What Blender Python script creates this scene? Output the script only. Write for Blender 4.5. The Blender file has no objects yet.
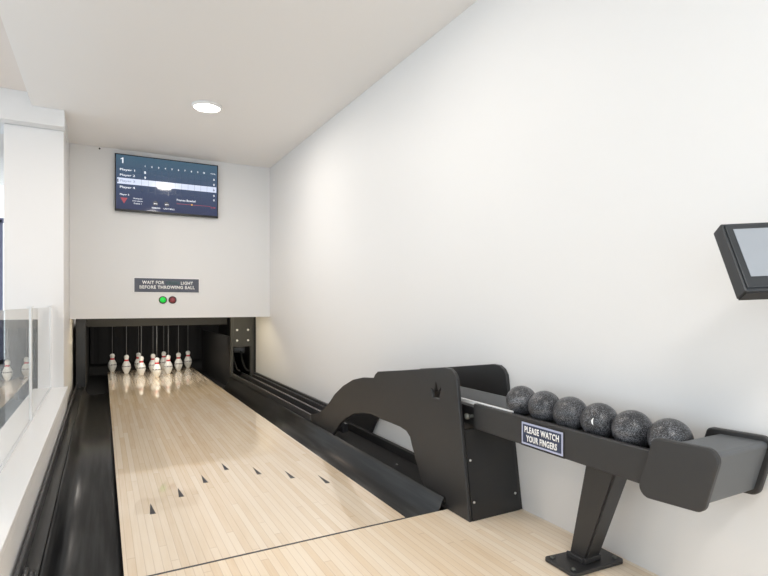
import bpy, bmesh, math, random
from mathutils import Vector, Matrix
random.seed(4)
S = bpy.context.scene
COL = S.collection
PI = math.pi
BASE = {}                                     # world base point of every top-level Empty

# ------------------------------------------------------------------ materials
def lin(r, g, b):
    f = lambda v: (v/255)/12.92 if v/255 <= .04045 else ((v/255+.055)/1.055)**2.4
    return (f(r), f(g), f(b), 1)

def base_mat(name):
    m = bpy.data.materials.new(name); m.use_nodes = True
    nt = m.node_tree
    return m, nt, nt.nodes['Principled BSDF'], nt.nodes.new, nt.links.new

def plain(name, col, rough=.5, metal=0, bump=0, scale=200, emit=0, spec=.5, var=0, vscale=6):
    m, nt, p, N, L = base_mat(name)
    p.inputs['Base Color'].default_value = col
    p.inputs['Roughness'].default_value = rough
    p.inputs['Metallic'].default_value = metal
    p.inputs['Specular IOR Level'].default_value = spec
    if emit:
        p.inputs['Emission Color'].default_value = col
        p.inputs['Emission Strength'].default_value = emit
    tc = N('ShaderNodeTexCoord')
    if bump:
        n = N('ShaderNodeTexNoise'); n.inputs['Scale'].default_value = scale; n.inputs['Detail'].default_value = 3
        b = N('ShaderNodeBump'); b.inputs['Strength'].default_value = bump; b.inputs['Distance'].default_value = .002
        L(tc.outputs['Object'], n.inputs['Vector']); L(n.outputs['Fac'], b.inputs['Height']); L(b.outputs['Normal'], p.inputs['Normal'])
    if var:
        n = N('ShaderNodeTexNoise'); n.inputs['Scale'].default_value = vscale; n.inputs['Detail'].default_value = 4
        r = N('ShaderNodeMapRange'); r.inputs['To Min'].default_value = max(.02, rough-var); r.inputs['To Max'].default_value = rough+var
        L(tc.outputs['Object'], n.inputs['Vector']); L(n.outputs['Fac'], r.inputs['Value']); L(r.outputs['Result'], p.inputs['Roughness'])
    return m

def wood(name, ramp, width, length, rough, gap=.05, coat=0.0):
    """narrow maple strips running along Y, random tone per strip and per length"""
    m, nt, p, N, L = base_mat(name)
    def math_(op, a, b=None):
        n = N('ShaderNodeMath'); n.operation = op
        for i, v in enumerate((a, b)):
            if v is None: continue
            if isinstance(v, (int, float)): n.inputs[i].default_value = v
            else: L(v, n.inputs[i])
        return n.outputs[0]
    tc = N('ShaderNodeTexCoord'); sx = N('ShaderNodeSeparateXYZ'); L(tc.outputs['Object'], sx.inputs[0])
    bx = math_('DIVIDE', sx.outputs['X'], width); bi = math_('FLOOR', bx); fx = math_('FRACT', bx)
    w1 = N('ShaderNodeTexWhiteNoise'); w1.noise_dimensions = '1D'; L(bi, w1.inputs['W'])
    off = math_('MULTIPLY', w1.outputs['Value'], 17.0)
    by = math_('ADD', math_('DIVIDE', sx.outputs['Y'], length), off); si = math_('FLOOR', by); fy = math_('FRACT', by)
    cv = N('ShaderNodeCombineXYZ'); L(bi, cv.inputs[0]); L(si, cv.inputs[1])
    w2 = N('ShaderNodeTexWhiteNoise'); w2.noise_dimensions = '2D'; L(cv.outputs[0], w2.inputs['Vector'])
    # fine grain stretched along the strip
    mp = N('ShaderNodeMapping'); mp.inputs['Scale'].default_value = (160, 5, 1); L(tc.outputs['Object'], mp.inputs['Vector'])
    gn = N('ShaderNodeTexNoise'); gn.inputs['Scale'].default_value = 1; gn.inputs['Detail'].default_value = 5; L(mp.outputs[0], gn.inputs['Vector'])
    mp2 = N('ShaderNodeMapping'); mp2.inputs['Scale'].default_value = (26, 3.5, 1); L(tc.outputs['Object'], mp2.inputs['Vector'])
    g2 = N('ShaderNodeTexNoise'); g2.inputs['Scale'].default_value = 1; g2.inputs['Detail'].default_value = 3; L(mp2.outputs[0], g2.inputs['Vector'])
    v = math_('ADD', math_('MULTIPLY', w2.outputs['Value'], .42),
              math_('ADD', math_('MULTIPLY', gn.outputs['Fac'], .35), math_('MULTIPLY', g2.outputs['Fac'], .35)))
    v = math_('SUBTRACT', v, .06)
    cr = N('ShaderNodeValToRGB'); L(v, cr.inputs['Fac'])
    e = cr.color_ramp.elements
    e[0].position = ramp[0][0]; e[0].color = ramp[0][1]
    e[1].position = ramp[-1][0]; e[1].color = ramp[-1][1]
    for pos, c in ramp[1:-1]:
        k = e.new(pos); k.color = c
    # thin joint lines
    d = math_('MINIMUM', fx, math_('SUBTRACT', 1, fx))
    line = math_('LESS_THAN', d, gap)
    dy = math_('MINIMUM', fy, math_('SUBTRACT', 1, fy))
    line = math_('MAXIMUM', line, math_('LESS_THAN', dy, .0022))
    mx = N('ShaderNodeMix'); mx.data_type = 'RGBA'; mx.blend_type = 'MULTIPLY'
    L(math_('MULTIPLY', line, .26), mx.inputs['Factor']); L(cr.outputs['Color'], mx.inputs[6])
    mx.inputs[7].default_value = (.45, .33, .22, 1)
    L(mx.outputs[2], p.inputs['Base Color'])
    p.inputs['Roughness'].default_value = rough
    p.inputs['Coat Weight'].default_value = coat; p.inputs['Coat Roughness'].default_value = .04
    b = N('ShaderNodeBump'); b.inputs['Strength'].default_value = .05; b.inputs['Distance'].default_value = .001
    L(gn.outputs['Fac'], b.inputs['Height']); L(b.outputs['Normal'], p.inputs['Normal'])
    return m

RAMP = [(0, lin(212,184,150)), (.3, lin(234,212,183)), (.6, lin(243,226,203)), (1, lin(248,236,218))]
M = {}
M['lane'] = wood('maple_lane', RAMP, 1.073/39, 1.15, .22, coat=.9)
M['approach'] = wood('maple_approach', RAMP, 1.073/39, 1.15, .34, coat=.15)
M['wall'] = plain('white_wall_paint', (.77,.77,.77,1), .55, bump=.04, scale=300)
M['ceil'] = plain('ceiling_paint', (.86,.85,.84,1), .8)
M['ceil_warm'] = plain('warm_ceiling_tone', (.80,.745,.70,1), .8)  # upper ceiling, slightly warmer tone than the lane ceiling
M['trim'] = plain('white_gloss_trim', (.86,.86,.86,1), .3)
M['powder'] = plain('black_powder_coat', lin(47,47,48), .42, bump=.12, scale=700)
M['powder2'] = plain('black_powder_coat_fine', lin(44,44,45), .38, bump=.08, scale=900)
M['greypowder'] = plain('grey_powder_coat', lin(92,95,98), .42, bump=.1, scale=700)
M['board'] = plain('black_laminate', lin(34,34,35), .33, bump=.05, scale=400, var=.08)
def gutter_mat():
    m, nt, p, N, L = base_mat('black_gutter_plastic')
    tc = N('ShaderNodeTexCoord'); mp = N('ShaderNodeMapping'); mp.inputs['Scale'].default_value = (30, 1.6, 30)
    n = N('ShaderNodeTexNoise'); n.inputs['Scale'].default_value = 1; n.inputs['Detail'].default_value = 6
    L(tc.outputs['Object'], mp.inputs['Vector']); L(mp.outputs[0], n.inputs['Vector'])
    cr = N('ShaderNodeValToRGB'); L(n.outputs['Fac'], cr.inputs['Fac']); e = cr.color_ramp.elements
    e[0].position = .42; e[0].color = lin(17,17,18); e[1].position = .8; e[1].color = lin(56,56,56)
    L(cr.outputs['Color'], p.inputs['Base Color']); p.inputs['Roughness'].default_value = .34
    return m
M['gutter'] = gutter_mat()
M['rail'] = plain('dark_rail_metal', lin(70,70,72), .28, metal=.3)
M['rubber'] = plain('black_rubber', lin(24,24,25), .6)
M['pitblack'] = plain('matt_black_board', lin(17,17,18), .65, bump=.1, scale=60)
M['curtain'] = plain('black_curtain_cloth', lin(20,20,22), .8, bump=.3, scale=25)
M['bolt'] = plain('zinc_bolt', (.75,.75,.75,1), .3, metal=.9)
M['steel'] = plain('grey_steel', lin(96,98,94), .45, metal=.4)
M['pipe'] = plain('grey_pipe', lin(120,122,125), .4)
M['alu'] = plain('white_aluminium', (.85,.86,.87,1), .25, metal=.1)
M['signgrey'] = plain('sign_slate_grey', lin(88,92,104), .5)
M['signnavy'] = plain('sign_navy', lin(50,60,84), .45)
M['signedge'] = plain('sign_lilac_line', lin(176,182,208), .5)
M['white'] = plain('white_print', (.88,.88,.88,1), .5)
M['tealprint'] = plain('dark_teal_print', lin(70,100,104), .5)
M['green'] = plain('green_lamp_lens', lin(22,190,62), .3, emit=.4)
M['red'] = plain('unlit_red_lens', lin(140,58,66), .3)
M['lampring'] = plain('lamp_bezel_dark', lin(50,40,42), .4)
M['arrow'] = plain('dark_inlay', lin(52,52,58), .35)
M['glow'] = plain('lamp_diffuser', (1,.95,.87,1), .5, emit=9)
M['strip'] = plain('warm_strip_light', (1,.86,.6,1), .5, emit=24)
M['plastic'] = plain('charcoal_plastic', lin(46,49,53), .38, bump=.05, scale=800)
M['plasticd'] = plain('black_plastic', lin(26,27,29), .35)
M['tabscreen'] = plain('screen_reflection_grey', lin(158,163,170), .18)  # switched-off screen; bright room reflection put into the grey base colour
M['pinred'] = plain('red_pin_band', lin(190,38,48), .3)
M['string'] = plain('grey_cord', lin(110,110,110), .7)
M['frame'] = plain('blue_grey_frame', lin(120,124,150), .5)
M['hall'] = plain('hall_floor_grey', lin(185,185,185), .5)

def glass_mat():
    m, nt, p, N, L = base_mat('clear_glass')
    p.inputs['Base Color'].default_value = (.97,.985,.98,1); p.inputs['Roughness'].default_value = 0
    p.inputs['Transmission Weight'].default_value = 1; p.inputs['IOR'].default_value = 1.45
    return m
M['glass'] = glass_mat()

def ball_mat():
    m, nt, p, N, L = base_mat('speckled_black_ball')
    tc = N('ShaderNodeTexCoord')
    n = N('ShaderNodeTexNoise'); n.inputs['Scale'].default_value = 320; n.inputs['Detail'].default_value = 2
    n2 = N('ShaderNodeTexNoise'); n2.inputs['Scale'].default_value = 22; n2.inputs['Detail'].default_value = 2
    L(tc.outputs['Object'], n.inputs['Vector']); L(tc.outputs['Object'], n2.inputs['Vector'])
    a = N('ShaderNodeMath'); a.operation = 'MULTIPLY_ADD'; a.inputs[1].default_value = .35
    L(n2.outputs['Fac'], a.inputs[0]); L(n.outputs['Fac'], a.inputs[2])
    cr = N('ShaderNodeValToRGB'); L(a.outputs[0], cr.inputs['Fac'])
    e = cr.color_ramp.elements
    e[0].position = .62; e[0].color = lin(37,38,41); e[1].position = .95; e[1].color = lin(140,141,146)
    L(cr.outputs['Color'], p.inputs['Base Color'])
    p.inputs['Roughness'].default_value = .33
    return m
M['ball'] = ball_mat()

def pin_mat():
    """white pin with a band of small grey print round the belly"""
    m, nt, p, N, L = base_mat('white_pin_plastic')
    tc = N('ShaderNodeTexCoord'); sx = N('ShaderNodeSeparateXYZ'); L(tc.outputs['Object'], sx.inputs[0])
    def math_(op, a, b):
        n = N('ShaderNodeMath'); n.operation = op
        for i, v in enumerate((a, b)):
            if isinstance(v, (int, float)): n.inputs[i].default_value = v
            else: L(v, n.inputs[i])
        return n.outputs[0]
    d = math_('ABSOLUTE', math_('SUBTRACT', sx.outputs['Z'], .098), 0)
    band = math_('LESS_THAN', d, .008)
    n = N('ShaderNodeTexNoise'); n.inputs['Scale'].default_value = 130; n.inputs['Detail'].default_value = 1; L(tc.outputs['Object'], n.inputs['Vector'])
    ink = math_('MULTIPLY', band, math_('GREATER_THAN', n.outputs['Fac'], .44))
    mx = N('ShaderNodeMix'); mx.data_type = 'RGBA'; L(ink, mx.inputs['Factor'])
    mx.inputs[6].default_value = (.84,.84,.82,1); mx.inputs[7].default_value = lin(120,120,122)
    L(mx.outputs[2], p.inputs['Base Color']); p.inputs['Roughness'].default_value = .25
    return m
M['pin'] = pin_mat()

def screen_mat(z0, z1):
    m, nt, p, N, L = base_mat('scoreboard_display')
    tc = N('ShaderNodeTexCoord'); sx = N('ShaderNodeSeparateXYZ'); L(tc.outputs['Object'], sx.inputs[0])
    r = N('ShaderNodeMapRange'); r.inputs['From Min'].default_value = z0; r.inputs['From Max'].default_value = z1
    L(sx.outputs['Z'], r.inputs['Value'])
    cr = N('ShaderNodeValToRGB'); L(r.outputs['Result'], cr.inputs['Fac'])
    e = cr.color_ramp.elements
    e[0].position = 0; e[0].color = lin(60,68,104); e[1].position = 1; e[1].color = lin(78,112,134)
    k = e.new(.5); k.color = lin(76,94,126)
    p.inputs['Base Color'].default_value = (.01,.01,.012,1); p.inputs['Roughness'].default_value = .05
    L(cr.outputs['Color'], p.inputs['Emission Color']); p.inputs['Emission Strength'].default_value = .55
    return m
def emit_mat(name, col, s=.8):
    m, nt, p, N, L = base_mat(name)
    p.inputs['Base Color'].default_value = (.02,.02,.02,1); p.inputs['Roughness'].default_value = .2
    p.inputs['Emission Color'].default_value = col; p.inputs['Emission Strength'].default_value = s
    return m

# ------------------------------------------------------------------ mesh helpers
def nb(): return bmesh.new()

def add_box(bm, x0, x1, y0, y1, z0, z1, bev=0, seg=2):
    r = bmesh.ops.create_cube(bm, size=1)
    vs = r['verts']
    for v in vs:
        v.co = Vector(((x0+x1)/2 + v.co.x*(x1-x0), (y0+y1)/2 + v.co.y*(y1-y0), (z0+z1)/2 + v.co.z*(z1-z0)))
    if bev:
        es = list({e for v in vs for e in v.link_edges})
        bmesh.ops.bevel(bm, geom=es, offset=bev, segments=seg, affect='EDGES', profile=.5)
    return bm

def add_hexa(bm, lo, hi):
    """box between two quads (lists of four points, same winding)"""
    a = [bm.verts.new(p) for p in lo]; b = [bm.verts.new(p) for p in hi]
    bm.faces.new(a[::-1]); bm.faces.new(b)
    for i in range(4):
        bm.faces.new((a[i], a[(i+1) % 4], b[(i+1) % 4], b[i]))
    return bm

def add_tube(bm, pts, r, n=8, cap=True):
    rings = []
    for i, p in enumerate(pts):
        p = Vector(p)
        t = (Vector(pts[min(i+1, len(pts)-1)]) - Vector(pts[max(i-1, 0)])).normalized()
        up = Vector((0,0,1)) if abs(t.z) < .9 else Vector((1,0,0))
        a = t.cross(up).normalized(); b = t.cross(a)
        rings.append([bm.verts.new(p + r*(math.cos(2*PI*k/n)*a + math.sin(2*PI*k/n)*b)) for k in range(n)])
    for q, w in zip(rings, rings[1:]):
        for k in range(n):
            f = bm.faces.new((q[k], q[(k+1) % n], w[(k+1) % n], w[k])); f.smooth = True
    if cap:
        bm.faces.new(rings[0][::-1]); bm.faces.new(rings[-1])
    return bm

def add_lathe(bm, prof, n=24, c=(0,0,0), axis='Z', smooth=True, mi=None):
    """prof: (radius, height) pairs, spun about an axis through c"""
    rings = []
    for (r, h) in prof:
        ring = []
        for k in range(n):
            a = 2*PI*k/n
            u, v = r*math.cos(a), r*math.sin(a)
            q = {'Z': (u, v, h), 'X': (h, u, v), 'Y': (u, h, v)}[axis]
            ring.append(bm.verts.new((c[0]+q[0], c[1]+q[1], c[2]+q[2])))
        rings.append(ring)
    for i, (q, w) in enumerate(zip(rings, rings[1:])):
        for k in range(n):
            f = bm.faces.new((q[k], q[(k+1) % n], w[(k+1) % n], w[k])); f.smooth = smooth
            if mi: f.material_index = mi[i]
    bm.faces.new(rings[0][::-1]); bm.faces.new(rings[-1])
    return bm

def arc_corner(p0, p1, p2, r, n=6):
    """points of a rounded corner at p1"""
    p0, p1, p2 = (Vector(p) for p in (p0, p1, p2))
    a = (p0-p1).normalized(); b = (p2-p1).normalized()
    ang = a.angle(b); d = r/math.tan(ang/2)
    s, e = p1+a*d, p1+b*d
    c = p1 + (a+b).normalized()*(r/math.sin(ang/2))
    out = []
    for i in range(n+1):
        t = i/n
        v = (s-c).lerp(e-c, t).normalized()*r
        out.append(tuple(c+v))
    return out

def rounded(poly, radii, n=6):
    out = []
    for i, p in enumerate(poly):
        r = radii[i] if isinstance(radii, (list, tuple)) else radii
        if r: out += arc_corner(poly[i-1], p, poly[(i+1) % len(poly)], r, n)
        else: out.append(tuple(p))
    return out

def add_prism(bm, loops, plane, d0, d1, bev=0):
    """outline (first loop) with holes, extruded between d0 and d1. plane 'YZ' (extrude along X), 'XZ' (along Y), 'XY' (along Z)"""
    def at(p, d):
        return {'YZ': (d, p[0], p[1]), 'XZ': (p[0], d, p[1]), 'XY': (p[0], p[1], d)}[plane]
    tmp = bmesh.new(); edges = []
    for lp in loops:
        vs = [tmp.verts.new(at(p, d0)) for p in lp]
        edges += [tmp.edges.new((vs[i], vs[(i+1) % len(vs)])) for i in range(len(vs))]
    outline = edges[:]
    if len(loops) == 1:
        fs = [tmp.faces.new(list(tmp.verts))]
    else:
        fs = [g for g in bmesh.ops.triangle_fill(tmp, edges=edges, use_beauty=True)['geom'] if isinstance(g, bmesh.types.BMFace)]
    r = bmesh.ops.extrude_face_region(tmp, geom=fs)
    nv = [g for g in r['geom'] if isinstance(g, bmesh.types.BMVert)]
    off = Vector(at((0,0), d1)) - Vector(at((0,0), d0))
    bmesh.ops.translate(tmp, verts=nv, vec=off)
    bmesh.ops.recalc_face_normals(tmp, faces=tmp.faces[:])
    if bev:
        axis = off.normalized()
        es = [e for e in tmp.edges if len(e.link_faces) == 2
              and abs(e.link_faces[0].normal.dot(axis)) + abs(e.link_faces[1].normal.dot(axis)) > .9
              and abs(e.link_faces[0].normal.dot(e.link_faces[1].normal)) < .3]
        bmesh.ops.bevel(tmp, geom=es, offset=bev, segments=2, affect='EDGES', profile=.5)
    me = bpy.data.meshes.new('tmp'); tmp.to_mesh(me); tmp.free()
    bm.from_mesh(me); bpy.data.meshes.remove(me)
    return bm

def root_base(parent):
    p = parent
    while p is not None:
        if p.name in BASE: return BASE[p.name]
        p = p.parent
    return Vector((0,0,0))

def obj(name, bm, mats, parent=None, loc=None, auto=True):
    bmesh.ops.recalc_face_normals(bm, faces=bm.faces[:])
    b = Vector(loc) if loc is not None else (root_base(parent) if parent else Vector((0,0,0)))
    bmesh.ops.translate(bm, verts=bm.verts[:], vec=-b)
    me = bpy.data.meshes.new(name); bm.to_mesh(me); bm.free()
    for m in (mats if isinstance(mats, (list, tuple)) else [mats]): me.materials.append(m)
    o = bpy.data.objects.new(name, me); COL.objects.link(o)
    if parent: o.parent = parent
    elif loc is not None: o.location = loc; BASE[o.name] = Vector(loc)
    return o

def tag(o, label, cat, group=None):
    o['label'] = label; o['category'] = cat
    if group: o['group'] = group
    return o
def thing(name, label, cat, loc=(0,0,0), group=None):
    o = bpy.data.objects.new(name, None); COL.objects.link(o); o.empty_display_size = .1
    o.location = loc; BASE[o.name] = Vector(loc)
    return tag(o, label, cat, group)
def struct(name, bm, m):
    o = obj(name, bm, m); o['kind'] = 'structure'; return o

def lettering(text, fit_w, fit_h, centre, facing, mat, parent, name='lettering', bold=.02, align='c', depth=.0006, space=1.0):
    """solid text fitted into fit_w x fit_h (metres); facing '-Y' or '-X'; align c = centred, l = left end at centre"""
    cu = bpy.data.curves.new('t', 'FONT'); cu.body = text; cu.size = 1; cu.offset = bold; cu.resolution_u = 3; cu.space_character = space
    to = bpy.data.objects.new('t', cu); COL.objects.link(to)
    dg = bpy.context.evaluated_depsgraph_get()
    me = bpy.data.meshes.new_from_object(to.evaluated_get(dg))
    bpy.data.objects.remove(to); bpy.data.curves.remove(cu)
    bm = bmesh.new(); bm.from_mesh(me); bpy.data.meshes.remove(me)
    r = bmesh.ops.extrude_face_region(bm, geom=bm.faces[:])
    bmesh.ops.translate(bm, verts=[g for g in r['geom'] if isinstance(g, bmesh.types.BMVert)], vec=(0,0,1))
    xs = [v.co.x for v in bm.verts]; ys = [v.co.y for v in bm.verts]
    x0, x1, y0, y1 = min(xs), max(xs), min(ys), max(ys)
    sy = fit_h/(y1-y0); sx = fit_w/(x1-x0) if fit_w else sy
    for v in bm.verts:
        u = (v.co.x-(x0+x1)/2)*sx if align == 'c' else (v.co.x-x0)*sx
        w = (v.co.y-(y0+y1)/2)*sy; d = v.co.z*depth
        v.co = Vector((centre[0]+u, centre[1]-d, centre[2]+w)) if facing == '-Y' else Vector((centre[0]-d, centre[1]-u, centre[2]+w))
    return obj(name, bm, mat, parent)

# ------------------------------------------------------------------ dimensions (metres; camera stands at 0,0)
XW = 1.642            # right wall
YB = 5.704            # masking wall above the pins
ZC = 2.42             # lane ceiling
LX0, LX1 = .065, 1.138
YF, YE = 1.908, 7.96  # foul line, end of pin deck
XL = -.238            # lane-side face of the half wall

# ------------------------------------------------------------------ the room
bm = nb(); add_box(bm, XL, XW, -2.6, YF-.004, -.12, 0); struct('floor', bm, M['approach'])
bm = nb(); add_box(bm, XL-.03, XW, YF+.002, 8.7, -.16, -.1); struct('floor_lower', bm, M['pitblack'])
bm = nb(); add_box(bm, -4.5, -.67, -2.6, 8.7, -.12, -.002); struct('floor_left', bm, M['hall'])
bm = nb(); add_box(bm, XW, XW+.12, -2.6, 8.7, -.16, ZC+.2); struct('wall_right', bm, M['wall'])
bm = nb(); add_box(bm, -.268, XW-.001, YB, YB+.1, .769, ZC-.001); struct('wall_back', bm, M['wall'])
bm = nb(); add_box(bm, -.268, XW-.001, 8.6, 8.7, -.1, ZC-.001); struct('wall_pit', bm, M['pitblack'])
bm = nb(); add_box(bm, -.40, -.269, 5.301, 8.7, -.16, ZC-.001); struct('wall_left', bm, M['wall'])
bm = nb(); add_box(bm, -.66, -.268, 4.88, 5.30, -.16, 2.289, .004); struct('pillar', bm, M['wall'])
bm = nb(); add_prism(bm, [[(-4.5,2.29),(-.258,2.29),(-.258,2.419),(-.471,2.419),(-.471,2.519),(-4.5,2.519)]], 'XZ', 4.765, 5.2); struct('beam', bm, M['wall'])
bm = nb(); add_box(bm, -.469, XW-.001, -2.6, 8.7, ZC, ZC+.16); struct('ceiling', bm, M['ceil'])
bm = nb(); add_box(bm, -4.5, -.47, -2.6, 8.7, 2.52, 2.62); struct('ceiling_upper', bm, M['ceil_warm'])
bm = nb()
add_box(bm, -.462, -.246, -2.6, 4.879, -.16, .222)
struct('wall_half', bm, M['wall'])
bm = nb()
add_box(bm, -.478, XL, -2.6, 4.879, .223, .25, .003); struct('trim_1', bm, M['trim'])
# hall beyond the pillar: a wall with a tall bright window
bm = nb()
add_box(bm, -4.5, -2.6, 7.0, 7.12, 0, 2.519); add_box(bm, -.7, -.401, 7.0, 7.12, 0, 2.519)
add_box(bm, -2.6, -.7, 7.0, 7.12, 0, .25)
struct('wall_hall', bm, M['wall'])
bm = nb()
for x in (-2.6, -1.80, -1.01): add_box(bm, x, x+.05, 7.0, 7.06, .25, 1.83)
add_box(bm, -2.6, -.7, 7.0, 7.06, .25, .3); add_box(bm, -2.6, -.7, 7.0, 7.06, 1.80, 1.85)
o = struct('window_1', bm, M['frame'])
bm = nb(); add_box(bm, -2.6, -.7, 7.025, 7.031, .3, 2.5); obj('window_pane', bm, M['glass'], o)

# ------------------------------------------------------------------ lane
lane = thing('bowling_lane', 'pale maple bowling lane with seven dark arrows running to the pins', 'bowling lane', (.6, YF, 0))
bm = nb(); add_box(bm, LX0, LX1, YF+.006, YE, -.1, 0); obj('lane_bed', bm, M['lane'], lane)
bm = nb(); add_box(bm, LX0+.001, LX1-.001, YF-.004, YF+.006, -.06, .0006); obj('foul_line', bm, M['arrow'], lane)
ax = [.194,.330,.465,.602,.740,.877,1.010]
ay = [2.466,2.622,2.770,2.930,2.772,2.626,2.470]
for x, y in zip(ax, ay):
    bm = nb(); add_prism(bm, [[(x-.012, y), (x+.012, y), (x, y+.138)]], 'XY', -.002, .0007); obj('lane_arrow', bm, M['arrow'], lane)

# ------------------------------------------------------------------ gutters
def gutter_profile(pts, t=.008):
    low = [(p[0], p[1]-t) for p in pts]
    return pts + low[::-1]
def smoothpath(ctrl, n=5):
    out = []
    for i in range(len(ctrl)-1):
        p0 = ctrl[max(i-1,0)]; p1 = ctrl[i]; p2 = ctrl[i+1]; p3 = ctrl[min(i+2, len(ctrl)-1)]
        for k in range(n):
            t = k/n
            out.append(tuple(.5*((2*p1[j]) + (-p0[j]+p2[j])*t + (2*p0[j]-5*p1[j]+4*p2[j]-p3[j])*t*t + (-p0[j]+3*p1[j]-3*p2[j]+p3[j])*t**3) for j in (0,1)))
    out.append(ctrl[-1]); return out
def sweep(bm, prof, y0, y1):
    fs = []
    a = [bm.verts.new((p[0], y0, p[1])) for p in prof]; b = [bm.verts.new((p[0], y1, p[1])) for p in prof]
    n = len(prof)
    for i in range(n):
        f = bm.faces.new((a[i], a[(i+1) % n], b[(i+1) % n], b[i])); f.smooth = True
    bm.faces.new(a[::-1]); bm.faces.new(b)
    return bm
bm = nb()
rp = smoothpath([(LX1+.003,-.004),(LX1+.006,-.045),(LX1+.025,-.078),(LX1+.060,-.088),(LX1+.100,-.074),(LX1+.140,-.042),(LX1+.172,.010),(LX1+.190,.045),(LX1+.200,.051),(LX1+.2045,.035)], 7)
sweep(bm, gutter_profile(rp), YF+.002, 6.28)
o = obj('gutter_channel', bm, M['gutter'], None, loc=(LX1+.09, YF, -.07)); tag(o, 'black lane gutter on the side of the ball return and right wall', 'gutter', 'lane gutters')
bm = nb()
lp = smoothpath([(LX0-.003,-.004),(LX0-.008,-.028),(LX0-.028,-.04),(LX0-.10,-.045),(LX0-.165,-.042),(LX0-.195,-.028),(LX0-.215,.01),(LX0-.232,.05),(LX0-.240,.052),(LX0-.244,.045)])
sweep(bm, gutter_profile(lp), YF+.002, 6.28)
o = obj('gutter_channel', bm, M['gutter'], None, loc=(LX0-.1, YF, -.05)); tag(o, 'wide black lane gutter beside the white half wall', 'gutter', 'lane gutters')
# black edge rail between left gutter and half wall
er = thing('edge_rail', 'black edge rail between the left gutter and white half wall', 'rail', (-.21, YF, -.1))
bm = nb(); add_box(bm, -.2365, -.181, YF+.002, 6.28, -.099, .040); obj('rail_base', bm, M['gutter'], er)
bm = nb(); add_box(bm, -.2365, -.224, YF+.002, 6.28, .041, .088, .003); obj('rail_lip', bm, M['rail'], er)
for x, y1 in ((-.2165, 2.05), (-.1985, 2.02)):
    bm = nb(); add_tube(bm, [(x, YF+.004, .049), (x, y1-.02, .049), (x, y1, .044)], .0085, 10); obj('rail_end_bar', bm, M['rail'], er)

# ------------------------------------------------------------------ ball track along the right wall
tr = thing('ball_track', 'black ball return track of parallel rails beside the right wall', 'ball track', (1.48, 3.65, -.1))
bm = nb(); add_box(bm, 1.345, 1.640, 3.62, 6.28, -.099, .02); obj('track_bed', bm, M['pitblack'], tr)
bm = nb(); add_box(bm, 1.372, 1.640, YF+.002, 3.615, -.099, -.02); add_box(bm, 1.596, 1.622, 1.96, 3.615, -.0195, .034, .003); add_box(bm, 1.6225, 1.640, YF+.002, 3.615, -.0195, .0005); obj('track_base', bm, M['pitblack'], tr)
for y in (2.32, 2.62):
    bm = nb(); add_lathe(bm, [(.006,-.0195),(.006,-.016),(.003,-.0145)], 10, (1.50,y,0)); obj('bolt', bm, M['bolt'], tr)
bm = nb(); add_box(bm, 1.345, 1.361, 3.62, 6.28, .021, .098, .003); add_box(bm, 1.3615, 1.378, 3.62, 6.28, .021, .088, .003); obj('guide_rail', bm, M['rail'], tr)
bm = nb(); add_box(bm, 1.455, 1.475, 3.30, 6.28, .021, .094, .003); add_box(bm, 1.476, 1.500, 3.30, 6.28, .021, .082, .003); obj('guide_rail', bm, M['rail'], tr)
bm = nb(); add_box(bm, 1.618, 1.640, 3.62, 6.28, .021, .090, .003); add_box(bm, 1.590, 1.617, 3.62, 6.28, .021, .070, .003); obj('guide_rail', bm, M['rail'], tr)

# ------------------------------------------------------------------ ball return: housing, rack, post and end stop
br = thing('ball_return', 'black ball return with curved side panels and a sloping ball rack on a post', 'ball return', (1.49, 1.75, 0))
H_, F_ = .91, 522.; th = math.atan(282/522.); sn, cs = math.sin(th), math.cos(th)
PX = 1.345
def yz(px, py, x=PX):
    """a point of the photograph measured on the plane of the panel (used only to size the outline)"""
    u = (px-384)/F_; v = (304-py)/F_
    t = x/(sn+u*cs); return ((cs-u*sn)*t, H_+v*t)
outer = [(305,413.6),(310,414.3),(317.3,413.7),(322,410),(328,404),(334.3,394.3),(342.8,385.8),(352.5,379.7),(362.2,377.5),(373.4,377.9),(374.8,374.5),(377.5,371.5),
         (400,370.4),(444,367.4),(450,368.8),(454,373),(456.4,379),(457.2,388),(469,522.4)]
prof = [yz(*p) for p in outer]
prof[-1] = (prof[-1][0], .001)
inner_edge = [(426,489),(421,479.2),(411.5,444.8),(409.8,437),(406,431),(400,427),(390,422.8),(379.2,418.6),(374.4,416),(370.7,414.2),(362.2,413),(353.7,414),(346.4,418),(340.4,423.4),(334.9,432),(331,438)]
prof += [(YF-.003, .001), (YF-.003, .012)] + [yz(*p) for p in inner_edge] + [(3.30, .024), (3.615, .024)]
# fix far end so that it meets the guide rail
prof[0] = (3.615, .098)
CROWN = [(432.2,397.3),(438.8,398.9),(440.9,387.8),(438.2,391.2),(435.6,381.6),(433.9,390.2),(430.9,387.6)]
crown = [yz(*p) for p in CROWN]
prof_wall = prof[:21] + [yz(*p) for p in inner_edge if yz(*p)[0] < 2.85] + [(2.95,.235),(3.06,.175),(3.13,.115),(3.20,.024),(3.615,.024)]
for x0, lab in ((PX, 'lane-side black panel with a crown cut-out'), (1.6235, None)):
    bm = nb(); add_prism(bm, [prof, crown] if lab else [prof_wall], 'YZ', x0, x0+.018, .0)
    es = [e for e in bm.edges if e.is_valid and len(e.link_faces) == 2 and e.calc_face_angle(0) > .8 and abs(e.verts[0].co.x-e.verts[1].co.x) < 1e-5]
    bmesh.ops.bevel(bm, geom=es, offset=.0035, segments=2, affect='EDGES', profile=.5)
    p = obj('side_panel', bm, M['powder2'], br)
    if lab: p['label'] = lab
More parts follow.
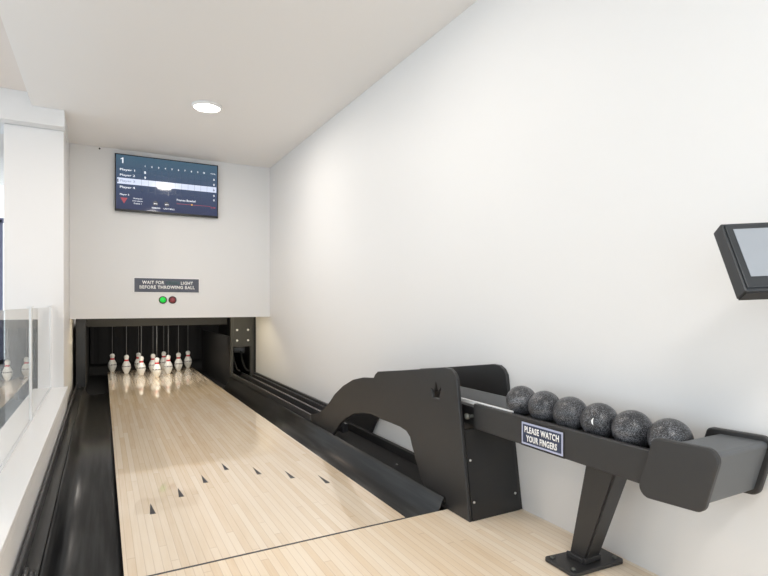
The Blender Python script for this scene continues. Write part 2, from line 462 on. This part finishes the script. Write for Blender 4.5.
# front plate between the panels, leaning like their front edge
def fy(z): return 1.738 + z*.155
bm = nb()
add_hexa(bm, [(1.364,fy(0)+.005,.001),(1.6225,fy(0)+.005,.001),(1.6225,fy(0)+.02,.001),(1.364,fy(0)+.02,.001)],
             [(1.364,fy(.37)+.005,.37),(1.6225,fy(.37)+.005,.37),(1.6225,fy(.37)+.02,.37),(1.364,fy(.37)+.02,.37)])
fp = obj('front_plate', bm, M['board'], br)
for x, z in ((1.378,.245),(1.378,.075),(1.605,.315),(1.605,.075)):
    bm = nb(); add_lathe(bm, [(.0055,fy(z)+.004),(.0055,fy(z)+.001),(.003,fy(z)-.001)], 10, (x,0,z), 'Y'); obj('screw', bm, M['bolt'], fp)
# rack arm: two side rails and a tray between them
AT, AB = .484, .377
YA0, YA1 = .897, 1.93
def arm_side(x0, x1, nm, y1):
    bm = nb(); add_box(bm, x0, x1, YA0, y1, AB, AT, .004, 3); return obj(nm, bm, M['powder'], br)
ra = arm_side(1.400, 1.420, 'rack_rail', 1.785); arm_side(1.552, 1.572, 'rack_rail', YA1)
def tz(y): return .4455 + (y-.961)*.0184 - .0006
bm = nb(); add_hexa(bm, [(1.421,YA0,AB+.004),(1.551,YA0,AB+.004),(1.551,YA1,AB+.004),(1.421,YA1,AB+.004)], [(1.421,YA0,tz(YA0)),(1.551,YA0,tz(YA0)),(1.551,YA1,tz(YA1)),(1.421,YA1,tz(YA1))]); obj('rack_tray', bm, M['powder2'], br)
# slim bright edge strip along the top of the near rail inside the housing mouth
bm = nb(); add_box(bm, 1.421, 1.432, 1.57, YA1, AT-.012, AT+.004, .002); obj('edge_strip', bm, M['alu'], br)
bm = nb(); add_hexa(bm, [(1.515,1.655,AT-.03),(1.551,1.655,AT-.03),(1.551,1.655,0.506),(1.546,1.655,0.506)], [(1.515,2.1,AT-.03),(1.551,2.1,AT-.03),(1.551,2.1,0.506),(1.546,2.1,0.506)])
obj('guide_flap', bm, M['greypowder'], br)
bm = nb(); add_lathe(bm, [(.004,1.3635),(.009,1.3645),(.013,1.366),(.012,1.376),(.006,1.383)], 14, (0,1.79,.43), 'X'); add_box(bm, 1.370, 1.40, 1.784, 1.796, .425, .435); obj('pivot_knob', bm, M['steel'], br)
# post (tapering downwards) and foot plate
bm = nb()
add_hexa(bm, [(1.461,1.253,.016),(1.531,1.253,.016),(1.531,1.322,.016),(1.461,1.322,.016)],
             [(1.450,1.118,AB-.001),(1.531,1.118,AB-.001),(1.531,1.238,AB-.001),(1.450,1.238,AB-.001)])
bmesh.ops.bevel(bm, geom=[e for e in bm.edges if abs(e.verts[0].co.z-e.verts[1].co.z) > .1], offset=.006, segments=2, affect='EDGES')
obj('support_post', bm, M['powder2'], br)
bm = nb(); add_prism(bm, [rounded([(1.374,1.222),(1.612,1.208),(1.617,1.332),(1.376,1.360)], .014)], 'XY', .001, .015, .003)
ft = obj('foot_plate', bm, M['powder2'], br)
for x, y in ((1.396,1.243),(1.588,1.232),(1.592,1.315),(1.398,1.338)):
    bm = nb(); add_lathe(bm, [(.0085,.0155),(.0085,.019),(.004,.023)], 12, (x,y,0)); obj('anchor_bolt', bm, M['steel'], ft)
bm = nb(); add_box(bm, 1.455, 1.538, 1.246, 1.256, .0155, .034, .003); add_box(bm, 1.450, 1.460, 1.252, 1.324, .0155, .034, .003); obj('weld_bead', bm, M['powder2'], br)
# cross tube with two rounded end plates
plate = [(.921,.540),(.736,.547),(.783,.375),(.975,.362)]
pl = rounded(plate, [.020,.030,.028,.030], 8)
cy = sum(p[0] for p in plate)/4; cz = sum(p[1] for p in plate)/4
sm = [(min(.893, cy+(p[0]-cy)*.84), cz+(p[1]-cz)*.84) for p in plate]
bm = nb(); add_prism(bm, [rounded(sm, .012)], 'YZ', 1.364, 1.604); ct = obj('end_tube', bm, M['greypowder'], br)
for x0 in (1.345, 1.604):
    bm = nb(); add_prism(bm, [pl], 'YZ', x0, x0+.019, .004); obj('end_plate', bm, M['powder'], br)
# warning plate on the arm
xs = 1.3985
bm = nb(); add_box(bm, xs, 1.3996, 1.283, 1.497, .377, .472, .0004); sg = obj('warning_sign', bm, M['plasticd'], br); sg['label'] = 'navy warning plate reading PLEASE WATCH YOUR FINGERS'
bm = nb(); add_box(bm, xs-.0006, xs-.0001, 1.290, 1.491, .384, .466); obj('sign_border', bm, M['signedge'], sg)
bm = nb(); add_box(bm, xs-.0012, xs-.0007, 1.297, 1.484, .391, .459); obj('sign_face', bm, M['signnavy'], sg)
lettering('PLEASE WATCH', .168, .024, (xs-.0013, 1.391, .4405), '-X', M['white'], sg, bold=.035, space=1.1)
lettering('YOUR FINGERS', .150, .024, (xs-.0013, 1.391, .4085), '-X', M['white'], sg, bold=.035, space=1.1)

# ------------------------------------------------------------------ balls on the rack
def ball_mesh():
    bm = nb(); bmesh.ops.create_uvsphere(bm, u_segments=48, v_segments=28, radius=.0620)
    for f in bm.faces: f.smooth = True
    return bm
LAB = ['speckled black bowling ball at the far end of the rack, nearest the side panels',
       'speckled black bowling ball second from the curved housing',
       'speckled black bowling ball third from the curved housing, without a white mark',
       'speckled black bowling ball bearing a small white crescent mark',
       'speckled black bowling ball second from the end stop of the rack',
       'speckled black bowling ball partly hidden by the rounded end plate of the rack']
b0 = obj('bowling_ball', ball_mesh(), M['ball'], None, loc=(0,0,0))
for i in range(6):
    o = b0 if i == 0 else b0.copy()
    if i: COL.objects.link(o)
    o.location = (1.486, 1.585-.1248*i, .519-.0023*i)
    o.rotation_euler = (random.uniform(0,6), random.uniform(0,6), random.uniform(0,6)) if i != 3 else (0,0,0)
    tag(o, LAB[i], 'bowling ball', 'speckled balls on the return rack')
    if i == 3:
        bm = nb(); c = []
        C0 = Vector((1.486, 1.585-.1248*i, .519-.0023*i))
        def onball(a, e): return C0 + .0622*Vector((-math.cos(e)*math.cos(a), -math.cos(e)*math.sin(a), math.sin(e)))
        out = []; inn = []
        for k in range(9):
            t = -1 + 2*k/8
            out.append(onball(.36-.12*(1-t*t), .16+.20*t)); inn.append(onball(.36-.02*(1-t*t), .16+.20*t))
        vo = [bm.verts.new(p) for p in out]; vi = [bm.verts.new(p) for p in inn[1:-1]]
        vi = [vo[0]] + vi + [vo[-1]]
        for k in range(8):
            q = []
            for v in (vo[k], vo[k+1], vi[k+1], vi[k]):
                if v not in q: q.append(v)
            bm.faces.new(q)
        r = bmesh.ops.extrude_face_region(bm, geom=bm.faces[:])
        for g in r['geom']:
            if isinstance(g, bmesh.types.BMVert): g.co = C0 + (g.co-C0)*.995
        bmesh.ops.translate(bm, verts=bm.verts[:], vec=-C0)
        mk = obj('crescent_mark', bm, M['white'], None); mk.parent = o

# ------------------------------------------------------------------ pins
def pin_mesh():
    prof = [(.020,0),(.0235,.004),(.030,.02),(.041,.045),(.050,.072),(.0535,.092),(.0515,.112),(.044,.136),(.034,.156),(.0262,.172),(.0236,.181),
            (.0237,.186),(.0243,.194),(.0262,.206),(.0286,.219),(.0291,.230),(.0262,.242),(.019,.251),(.010,.256),(.003,.2575)]
    mi = [0]*9 + [1,1,1] + [0]*7
    prof = [(r*1.02, h*.955) for r, h in prof]
    return add_lathe(nb(), prof, 28, mi=mi)
pm = obj('bowling_pin', pin_mesh(), [M['pin'], M['pinred']], None, loc=(0,0,0))
bm = nb(); add_tube(bm, [(0,0,.2462), (0,0,.40), (0,0,.79)], .0032, 6); ps = obj('string', bm, M['string'], None); ps.parent = pm
SP = .319
rows = [(4, 7.80, ['white string pin at the left end of the back row', 'white pin second from left in the back row, partly behind another',
                   'white back row pin just right of centre, peeking over the front pins', 'white string pin at the right end of the back row']),
        (3, 7.524, ['white string pin at the left end of the row of three', 'white string pin in the middle of the row of three, just behind the head pin',
                    'white string pin at the right end of the row of three']),
        (2, 7.248, ['left pin of the pair just behind the front head pin', 'right pin of the pair just behind the front head pin']),
        (1, 6.972, ['front head pin standing closest to the foul line'])]
first = True
for n, y, labs in rows:
    for j in range(n):
        x = .600 + (j-(n-1)/2)*SP
        if first: o = pm; first = False
        else:
            o = pm.copy(); COL.objects.link(o)
            s = ps.copy(); COL.objects.link(s); s.parent = o
        o.location = (x, y+.08, .0006); o.rotation_euler = (0,0,random.uniform(-.5,.5))
        tag(o, labs[j], 'bowling pin', 'ten pins set in a triangle')

# ------------------------------------------------------------------ pinsetter frame behind the masking wall
pin = thing('pinsetter_frame', 'black pinsetter frame and curtain around the pins under the white wall', 'pinsetter', (.6, 6.3, -.1))
bm = nb(); add_box(bm, -.240, -.150, 6.30, 6.36, -.099, .80, .004); obj('post', bm, M['board'], pin)
bm = nb()
add_box(bm, 1.344, 1.372, 6.30, 6.36, -.099, .80, .003); add_box(bm, 1.575, 1.612, 6.30, 6.36, .021, .80, .003); add_box(bm, 1.3725, 1.5745, 6.30, 6.36, .40, .80)
rpst = obj('post', bm, plain('dark_grey_steel', lin(66,66,63), .45, bump=.1, scale=120), pin)
for x in (1.415, 1.545):
    for z in (.475, .60):
        bm = nb(); add_lathe(bm, [(.013,6.2995),(.013,6.293),(.007,6.288)], 10, (x,0,z), 'Y'); obj('bolt', bm, M['white'], rpst)
for x0, x1, in ((1.3415, 1.36), (-.18, -.16)):
    bm = nb(); add_box(bm, x0, x1, 6.365, 8.28, -.099, .52 if x0 > 0 else .7); obj('side_board', bm, M['pitblack'], pin)
bm = nb(); add_box(bm, -.149, 1.343, 6.50, 6.58, .66, .80, .005); obj('header_bar', bm, plain('worn_grey_bar', lin(38,39,41), .6, bump=.5, scale=60), pin)
bm = nb()
n = 40
a = []; 
for i in range(n+1):
    x = -.14+1.47*i/n; y = 8.3+.012*math.sin(i*1.3)
    a.append(((x,y,.075),(x,y,.80),(x,y+.01,.075),(x,y+.01,.80)))
vv = [[bm.verts.new(p) for p in q] for q in a]
for q, w in zip(vv, vv[1:]):
    bm.faces.new((q[0],w[0],w[1],q[1])); bm.faces.new((w[2],q[2],q[3],w[3])); bm.faces.new((q[1],w[1],w[3],q[3])); bm.faces.new((w[0],q[0],q[2],w[2]))
bm.faces.new((vv[0][0],vv[0][1],vv[0][3],vv[0][2])); bm.faces.new((vv[-1][1],vv[-1][0],vv[-1][2],vv[-1][3]))
obj('curtain', bm, M['curtain'], pin)
bm = nb(); add_box(bm, -.15, 1.34, 6.40, 8.55, .801, .83); obj('top_board', bm, M['pitblack'], pin)
bm = nb(); add_box(bm, 0, 1.2, 6.59, 6.64, .755, .80); obj('pin_fill_light', bm, plain('pin_fill_glow', (1,.95,.86,1), .5, emit=26), pin)  # added glowing bar, unseen behind the header, to brighten the pins
bm = nb(); add_tube(bm, [(1.40,6.52,.36),(1.47,6.50,.36),(1.55,6.48,.35)], .05, 14); obj('return_pipe', bm, M['pipe'], pin)
for dx in (0, .10):
    bm = nb(); add_tube(bm, [(1.40+dx,6.46,.34),(1.405+dx,6.42,.22),(1.425+dx,6.36,.13),(1.44+dx,6.32,.112),(1.455+dx,6.30,.108)], .014, 8); obj('hose', bm, M['rubber'], pin)
bm = nb(); add_box(bm, 1.614, 1.6415, 6.31, 8.58, .021, .80); obj('filler_board', bm, M['pitblack'], pin)
bm = nb(); add_box(bm, -.267, 1.64, 8.45, 8.47, -.099, .80); obj('rear_board', bm, M['pitblack'], pin)
# warm strip light tucked behind the masking wall
ls = thing('strip_light', 'warm strip light behind the white wall above the pins', 'light', (.7, 5.875, .82))
bm = nb(); add_box(bm, -.10, 1.44, 5.86, 5.89, .800, .815); obj('diffuser', bm, M['strip'], ls)
bm = nb(); add_box(bm, -.10, 1.44, 5.86, 5.89, .8155, .84); obj('housing', bm, M['alu'], ls)

# ------------------------------------------------------------------ scoreboard screen on the wall
TX0, TX1, TZ0, TZ1 = .109, 1.074, 1.812, 2.366
TY = 5.655
tv = thing('television', 'wall-mounted scoreboard screen listing players, high on the far wall', 'television', ((TX0+TX1)/2, YB, TZ0))
bm = nb(); add_box(bm, TX0, TX1, TY, TY+.034, TZ0, TZ1, .003); obj('casing', bm, M['plasticd'], tv)
bm = nb(); add_box(bm, .45, .75, TY+.0345, YB-.0005, 1.95, 2.25); obj('wall_bracket', bm, M['plasticd'], tv)
sx0, sx1, sz0, sz1 = TX0+.010, TX1-.010, TZ0+.020, TZ1-.010
bm = nb(); add_box(bm, sx0, sx1, TY-.0008, TY-.0001, sz0, sz1)
sw, sh = sx1-sx0, sz1-sz0
scr = obj('screen', bm, screen_mat(sz0-TZ0, sz1-TZ0), tv)
def fxz(u, v): return (sx0+u*sw, TY-.0010, sz1-v*sh)
W_ = emit_mat('screen_white', lin(236,240,248), .85); G_ = emit_mat('screen_grid', lin(52,72,100), .5)
HI = emit_mat('screen_highlight', lin(205,214,236), .9); GR = emit_mat('screen_grey_text', lin(150,160,185), .75)
R_ = emit_mat('screen_red', lin(165,70,84), .8); Y_ = emit_mat('screen_yellow', lin(220,170,70), .9); DK = emit_mat('screen_dark', lin(30,36,58), .5)
def rect(u0, u1, v0, v1, mat, name, d=0.0):
    bm = nb(); p = fxz(u0, v1); q = fxz(u1, v0)
    add_box(bm, p[0], q[0], TY-.0013-d, TY-.0009-d, p[2], q[2]); return obj(name, bm, mat, scr)
def txt(t, u, v, hgt, mat, w=None, al='l', bold=.015):
    p = fxz(u, v); lettering(t, w*sw if w else None, hgt*sh, (p[0], TY-.0016, p[2]), '-Y', mat, scr, bold=bold, align=al, depth=.0003)
rect(.01, .99, .425, .535, HI, 'highlight_row')
bm = nb()
for v in (.215, .32, .42, .54, .645):
    p = fxz(.01, v+.0025); q = fxz(.99, v); add_box(bm, p[0], q[0], TY-.0015, TY-.0013, p[2], q[2])
for k in range(12):
    u = .235+k*.0655; p = fxz(u, .70); q = fxz(u+.0018, .215); add_box(bm, p[0], q[0], TY-.0015, TY-.0013, p[2], q[2])
obj('score_grid', bm, G_, scr)
rect(.012, .022, .45, .51, DK, 'row_marker', .0006)
one = [(0,.78),(0,.62),(.26,.76),(.26,-.02),(.48,-.02),(.48,1),(.30,1)]
bm = nb(); p = fxz(.042, .15)
add_prism(bm, [[(p[0]+a*.10*sh*.95, p[2]+b*.10*sh) for a, b in one]], 'XZ', TY-.0014, TY-.0009); obj('lane_number', bm, W_, scr)
for k in range(10): txt(str(k+1), .27+k*.0655, .165, .032, W_, al='c', bold=.03)
txt('TOTAL', .955, .165, .022, W_, al='c')
txt('Player 1', .035, .275, .05, W_, .14); txt('Player 2', .035, .375, .05, W_, .14)
txt('Player 3', .035, .482, .05, GR, .14); txt('Player 4', .035, .60, .055, W_, .14)
txt('Player 5', .035, .735, .04, W_, .085); txt('8', .27, .285, .05, W_, al='c', bold=.03); txt('9', .27, .385, .05, W_, al='c', bold=.03)
for v in (.27, .37, .48, .59, .68): txt('0', .965, v+.01, .04, W_ if v != .48 else DK, al='c', bold=.03)
bm = nb(); tri = [fxz(.04,.79), fxz(.105,.79), fxz(.073,.90)]
add_prism(bm, [[(p[0],p[2]) for p in tri]], 'XZ', TY-.0013, TY-.0009); obj('red_triangle', bm, R_, scr)
for k, (t, w) in enumerate((('Waiting for', .09), ('next player', .10), ('Frame 1', .07))): txt(t, .20, .79+.045*k, .028, W_, w, 'c')
for u in (.37, .48):
    bm = nb(); p = fxz(u, .85); add_lathe(bm, [(.024,TY-.0013),(.024,TY-.0009)], 24, (p[0],0,p[2]), 'Y', smooth=False); obj('menu_disc', bm, DK, scr)
    txt('MPH', u, .855, .025, W_, .032, 'c'); 
txt('REMAIN', .375, .935, .03, W_, .08, 'c'); txt('LAST BALL', .505, .935, .03, W_, .11, 'c')
txt('Frames Bowled', .58, .745, .04, W_, .19); rect(.58, .93, .815, .822, R_, 'red_line'); rect(.725, .74, .805, .83, Y_, 'yellow_dot', .0006)
txt('0:00', .93, .84, .03, R_, .05)
# small black dot of a sensor on the wall above the screen's left end
bm = nb(); add_lathe(bm, [(.008,YB-.0005),(.008,YB-.008),(.004,YB-.011)], 12, (-.02,0,2.40), 'Y')
tag(obj('sensor', bm, M['plasticd'], None, loc=(-.02, YB, 2.40)), 'tiny black sensor dot under the ceiling, left of the scoreboard', 'sensor')

# ------------------------------------------------------------------ wall sign and signal lamps
ws = thing('wall_sign', 'grey plate reading WAIT FOR GREEN LIGHT BEFORE THROWING BALL', 'sign', (.584, YB, 1.03))
bm = nb(); add_box(bm, .274, .894, YB-.006, YB-.0005, 1.022, 1.174, .001); obj('border', bm, M['white'], ws)
bm = nb(); add_box(bm, .281, .887, YB-.0075, YB-.0062, 1.029, 1.167); obj('panel', bm, M['signgrey'], ws)
ly = YB-.0077
lettering('WAIT FOR', .205, .034, (.452, ly, 1.126), '-Y', M['white'], ws, bold=.035, space=1.1)
lettering('GREEN', .125, .034, (.632, ly, 1.124), '-Y', M['tealprint'], ws, bold=.035, space=1.1)
lettering('LIGHT', .118, .034, (.770, ly, 1.123), '-Y', M['white'], ws, bold=.035, space=1.1)
lettering('BEFORE THROWING BALL', .520, .034, (.586, ly, 1.079), '-Y', M['white'], ws, bold=.035, space=1.1)
for x, mt, lab in ((.541, M['green'], 'lit green round signal lamp under the grey wall sign'), (.632, M['red'], 'unlit red round signal lamp under the grey wall sign')):
    sl = thing('signal_lamp', lab, 'signal lamp', (x, YB, .951), 'signal lamps under the wall sign')
    bm = nb(); add_lathe(bm, [(.038,YB-.0005),(.038,YB-.006),(.031,YB-.008)], 28, (x,0,.951), 'Y'); obj('bezel', bm, M['lampring'], sl)
    bm = nb(); add_lathe(bm, [(.029,YB-.0082),(.027,YB-.015),(.018,YB-.021),(.006,YB-.023)], 28, (x,0,.951), 'Y'); obj('lens', bm, mt, sl)

# ------------------------------------------------------------------ ceiling lamps
def ceiling_lamp(x, y, lab, watts, col=(1,.93,.85), ZC=ZC, k=1.0):
    t = thing('ceiling_light', lab, 'ceiling light', (x, y, ZC))
    bm = nb(); n = 48
    pr = [(.112,ZC-.001),(.112,ZC-.010),(.104,ZC-.020),(.096,ZC-.021),(.094,ZC-.012)]
    add_lathe(bm, [(r*k, h) for r, h in pr], n, (x,y,0)); obj('trim_ring', bm, M['trim'], t)
    bm = nb(); add_lathe(bm, [(.093*k,ZC-.0125),(.093*k,ZC-.016),(.06*k,ZC-.018),(.01,ZC-.0185)], n, (x,y,0)); obj('diffuser', bm, M['glow'], t)
    la = bpy.data.lights.new('lamp_light', 'AREA'); la.shape = 'DISK'; la.size = .16*k; la.energy = watts; la.color = col
    lo = bpy.data.objects.new('lamp_light', la); COL.objects.link(lo); lo.location = (x, y, ZC-.03)
ceiling_lamp(.704, 4.14, 'round flush white ceiling light above the lane, lit', 11)
ceiling_lamp(.72, 2.09, 'round ceiling light above the foul line, reflected in the scoreboard', 5)

ceiling_lamp(.30, -.50, 'round ceiling light overhead where the photographer stands', 9, (1,.98,.96), ZC, 3.2)
ceiling_lamp(-1.60, 3.40, 'round warm ceiling light over the hall beyond the glass balustrade', 16, (1,.80,.64), 2.52)
# ------------------------------------------------------------------ glass balustrade on the ledge
gb = thing('glass_balustrade', 'clear glass balustrade with slim white posts on the white ledge', 'balustrade', (-.36, 3.5, .25))
for y in (2.08, 3.55, 4.83):
    w = .016 if y < 4.5 else .010
    bm = nb(); add_box(bm, -.372, -.348, y-w, y+w, .2545, .892, .003); po = obj('post', bm, M['alu'], gb)
    bm = nb(); add_box(bm, -.378, -.342, y-w-.005, y+w+.005, .893, .899, .002); obj('cap', bm, M['alu'], po)
for y0, y1 in ((2.10, 3.53), (3.57, 4.815)):
    bm = nb(); add_box(bm, -.365, -.355, y0, y1, .262, .885, .001); gp = obj('glass_pane', bm, M['glass'], gb)
bm = nb(); add_box(bm, -.371, -.349, -2.5, 4.875, .2505, .2545); obj('base_channel', bm, M['alu'], gb)

# ------------------------------------------------------------------ touch screen console on the right
k = 1.20
fw = Vector((sn, cs, 0)); rt = Vector((cs, -sn, 0)); up = Vector((0,0,1))
CAM = Vector((0,0,H_))
def cpt(px, py, d): return CAM + d*(fw + (px-384)/F_*rt + (304-py)/F_*up)
BLc = cpt(745.5, 291.5, k*1.0); TLc = cpt(720.5, 224, k*1.074)
e2 = (TLc-BLc); hgt = e2.length; e2.normalize()
e1 = (rt*math.cos(.09) - fw*math.sin(.09)); e1 = (e1 - e2*e1.dot(e2)).normalized()
nn = e1.cross(e2).normalized()                       # towards the viewer
Wd, Tk = .285, .040
tb = thing('touchscreen', 'charcoal touchscreen console on the right wall above the ball rack', 'touchscreen', tuple(BLc))
def slab(u0, u1, v0, v1, w0, w1, bev=0, seg=2):
    bm = nb(); add_box(bm, u0, u1, v0, v1, w0, w1, bev, seg)
    for v in bm.verts: v.co = BLc + e1*v.co.x + e2*v.co.y + nn*v.co.z
    return bm
obj('casing', slab(0, Wd, 0, hgt, -Tk, 0, .003, 2), M['plastic'], tb)
obj('bezel', slab(.006, Wd-.006, .008, hgt-.006, .0002, .003, .002), M['plastic'], tb)
obj('under_cover', slab(.003, Wd-.003, -.003, -.0003, -Tk+.002, -.004), M['rubber'], tb)
obj('screen', slab(.022, Wd-.026, .037, hgt-.020, .0031, .0042), M['tabscreen'], tb)
# wall arm behind the console
cpos = BLc + e1*(Wd*.62) + e2*(hgt*.5) - nn*Tk
bm = nb(); add_tube(bm, [tuple(cpos + nn*.0), tuple(cpos - nn*.03), (XW-.012, cpos.y+.05, cpos.z-.01)], .014, 10); obj('wall_arm', bm, M['plasticd'], tb)
bm = nb(); add_lathe(bm, [(.04,XW-.0005),(.04,XW-.010),(.03,XW-.012)], 24, (0,cpos.y+.05,cpos.z-.01), 'X'); obj('wall_plate', bm, M['plasticd'], tb)

# ------------------------------------------------------------------ light: bright daylight from the open sides of the hall
w = bpy.data.worlds.new('daylight'); S.world = w; w.use_nodes = True
bg = w.node_tree.nodes['Background']; bg.inputs['Color'].default_value = (.83,.925,1,1); bg.inputs["Strength"].default_value = 1.6

# ------------------------------------------------------------------ camera
cd = bpy.data.cameras.new('camera'); co = bpy.data.objects.new('camera', cd); COL.objects.link(co)
cd.sensor_width = 36; cd.lens = 522/768*36; cd.shift_y = 16/768; cd.clip_start = .02
co.location = (0,0,H_); co.rotation_euler = (PI/2, 0, -th)
S.camera = co
vs = S.view_settings
vs.view_transform = 'Standard'; vs.look = 'None'; vs.gamma = 1; vs.use_curve_mapping = False
vs.exposure = .38
S.cycles.use_denoising = True
S.cycles.max_bounces = 10; S.cycles.diffuse_bounces = 6; S.cycles.caustics_reflective = False
S.cycles.sample_clamp_indirect = 6
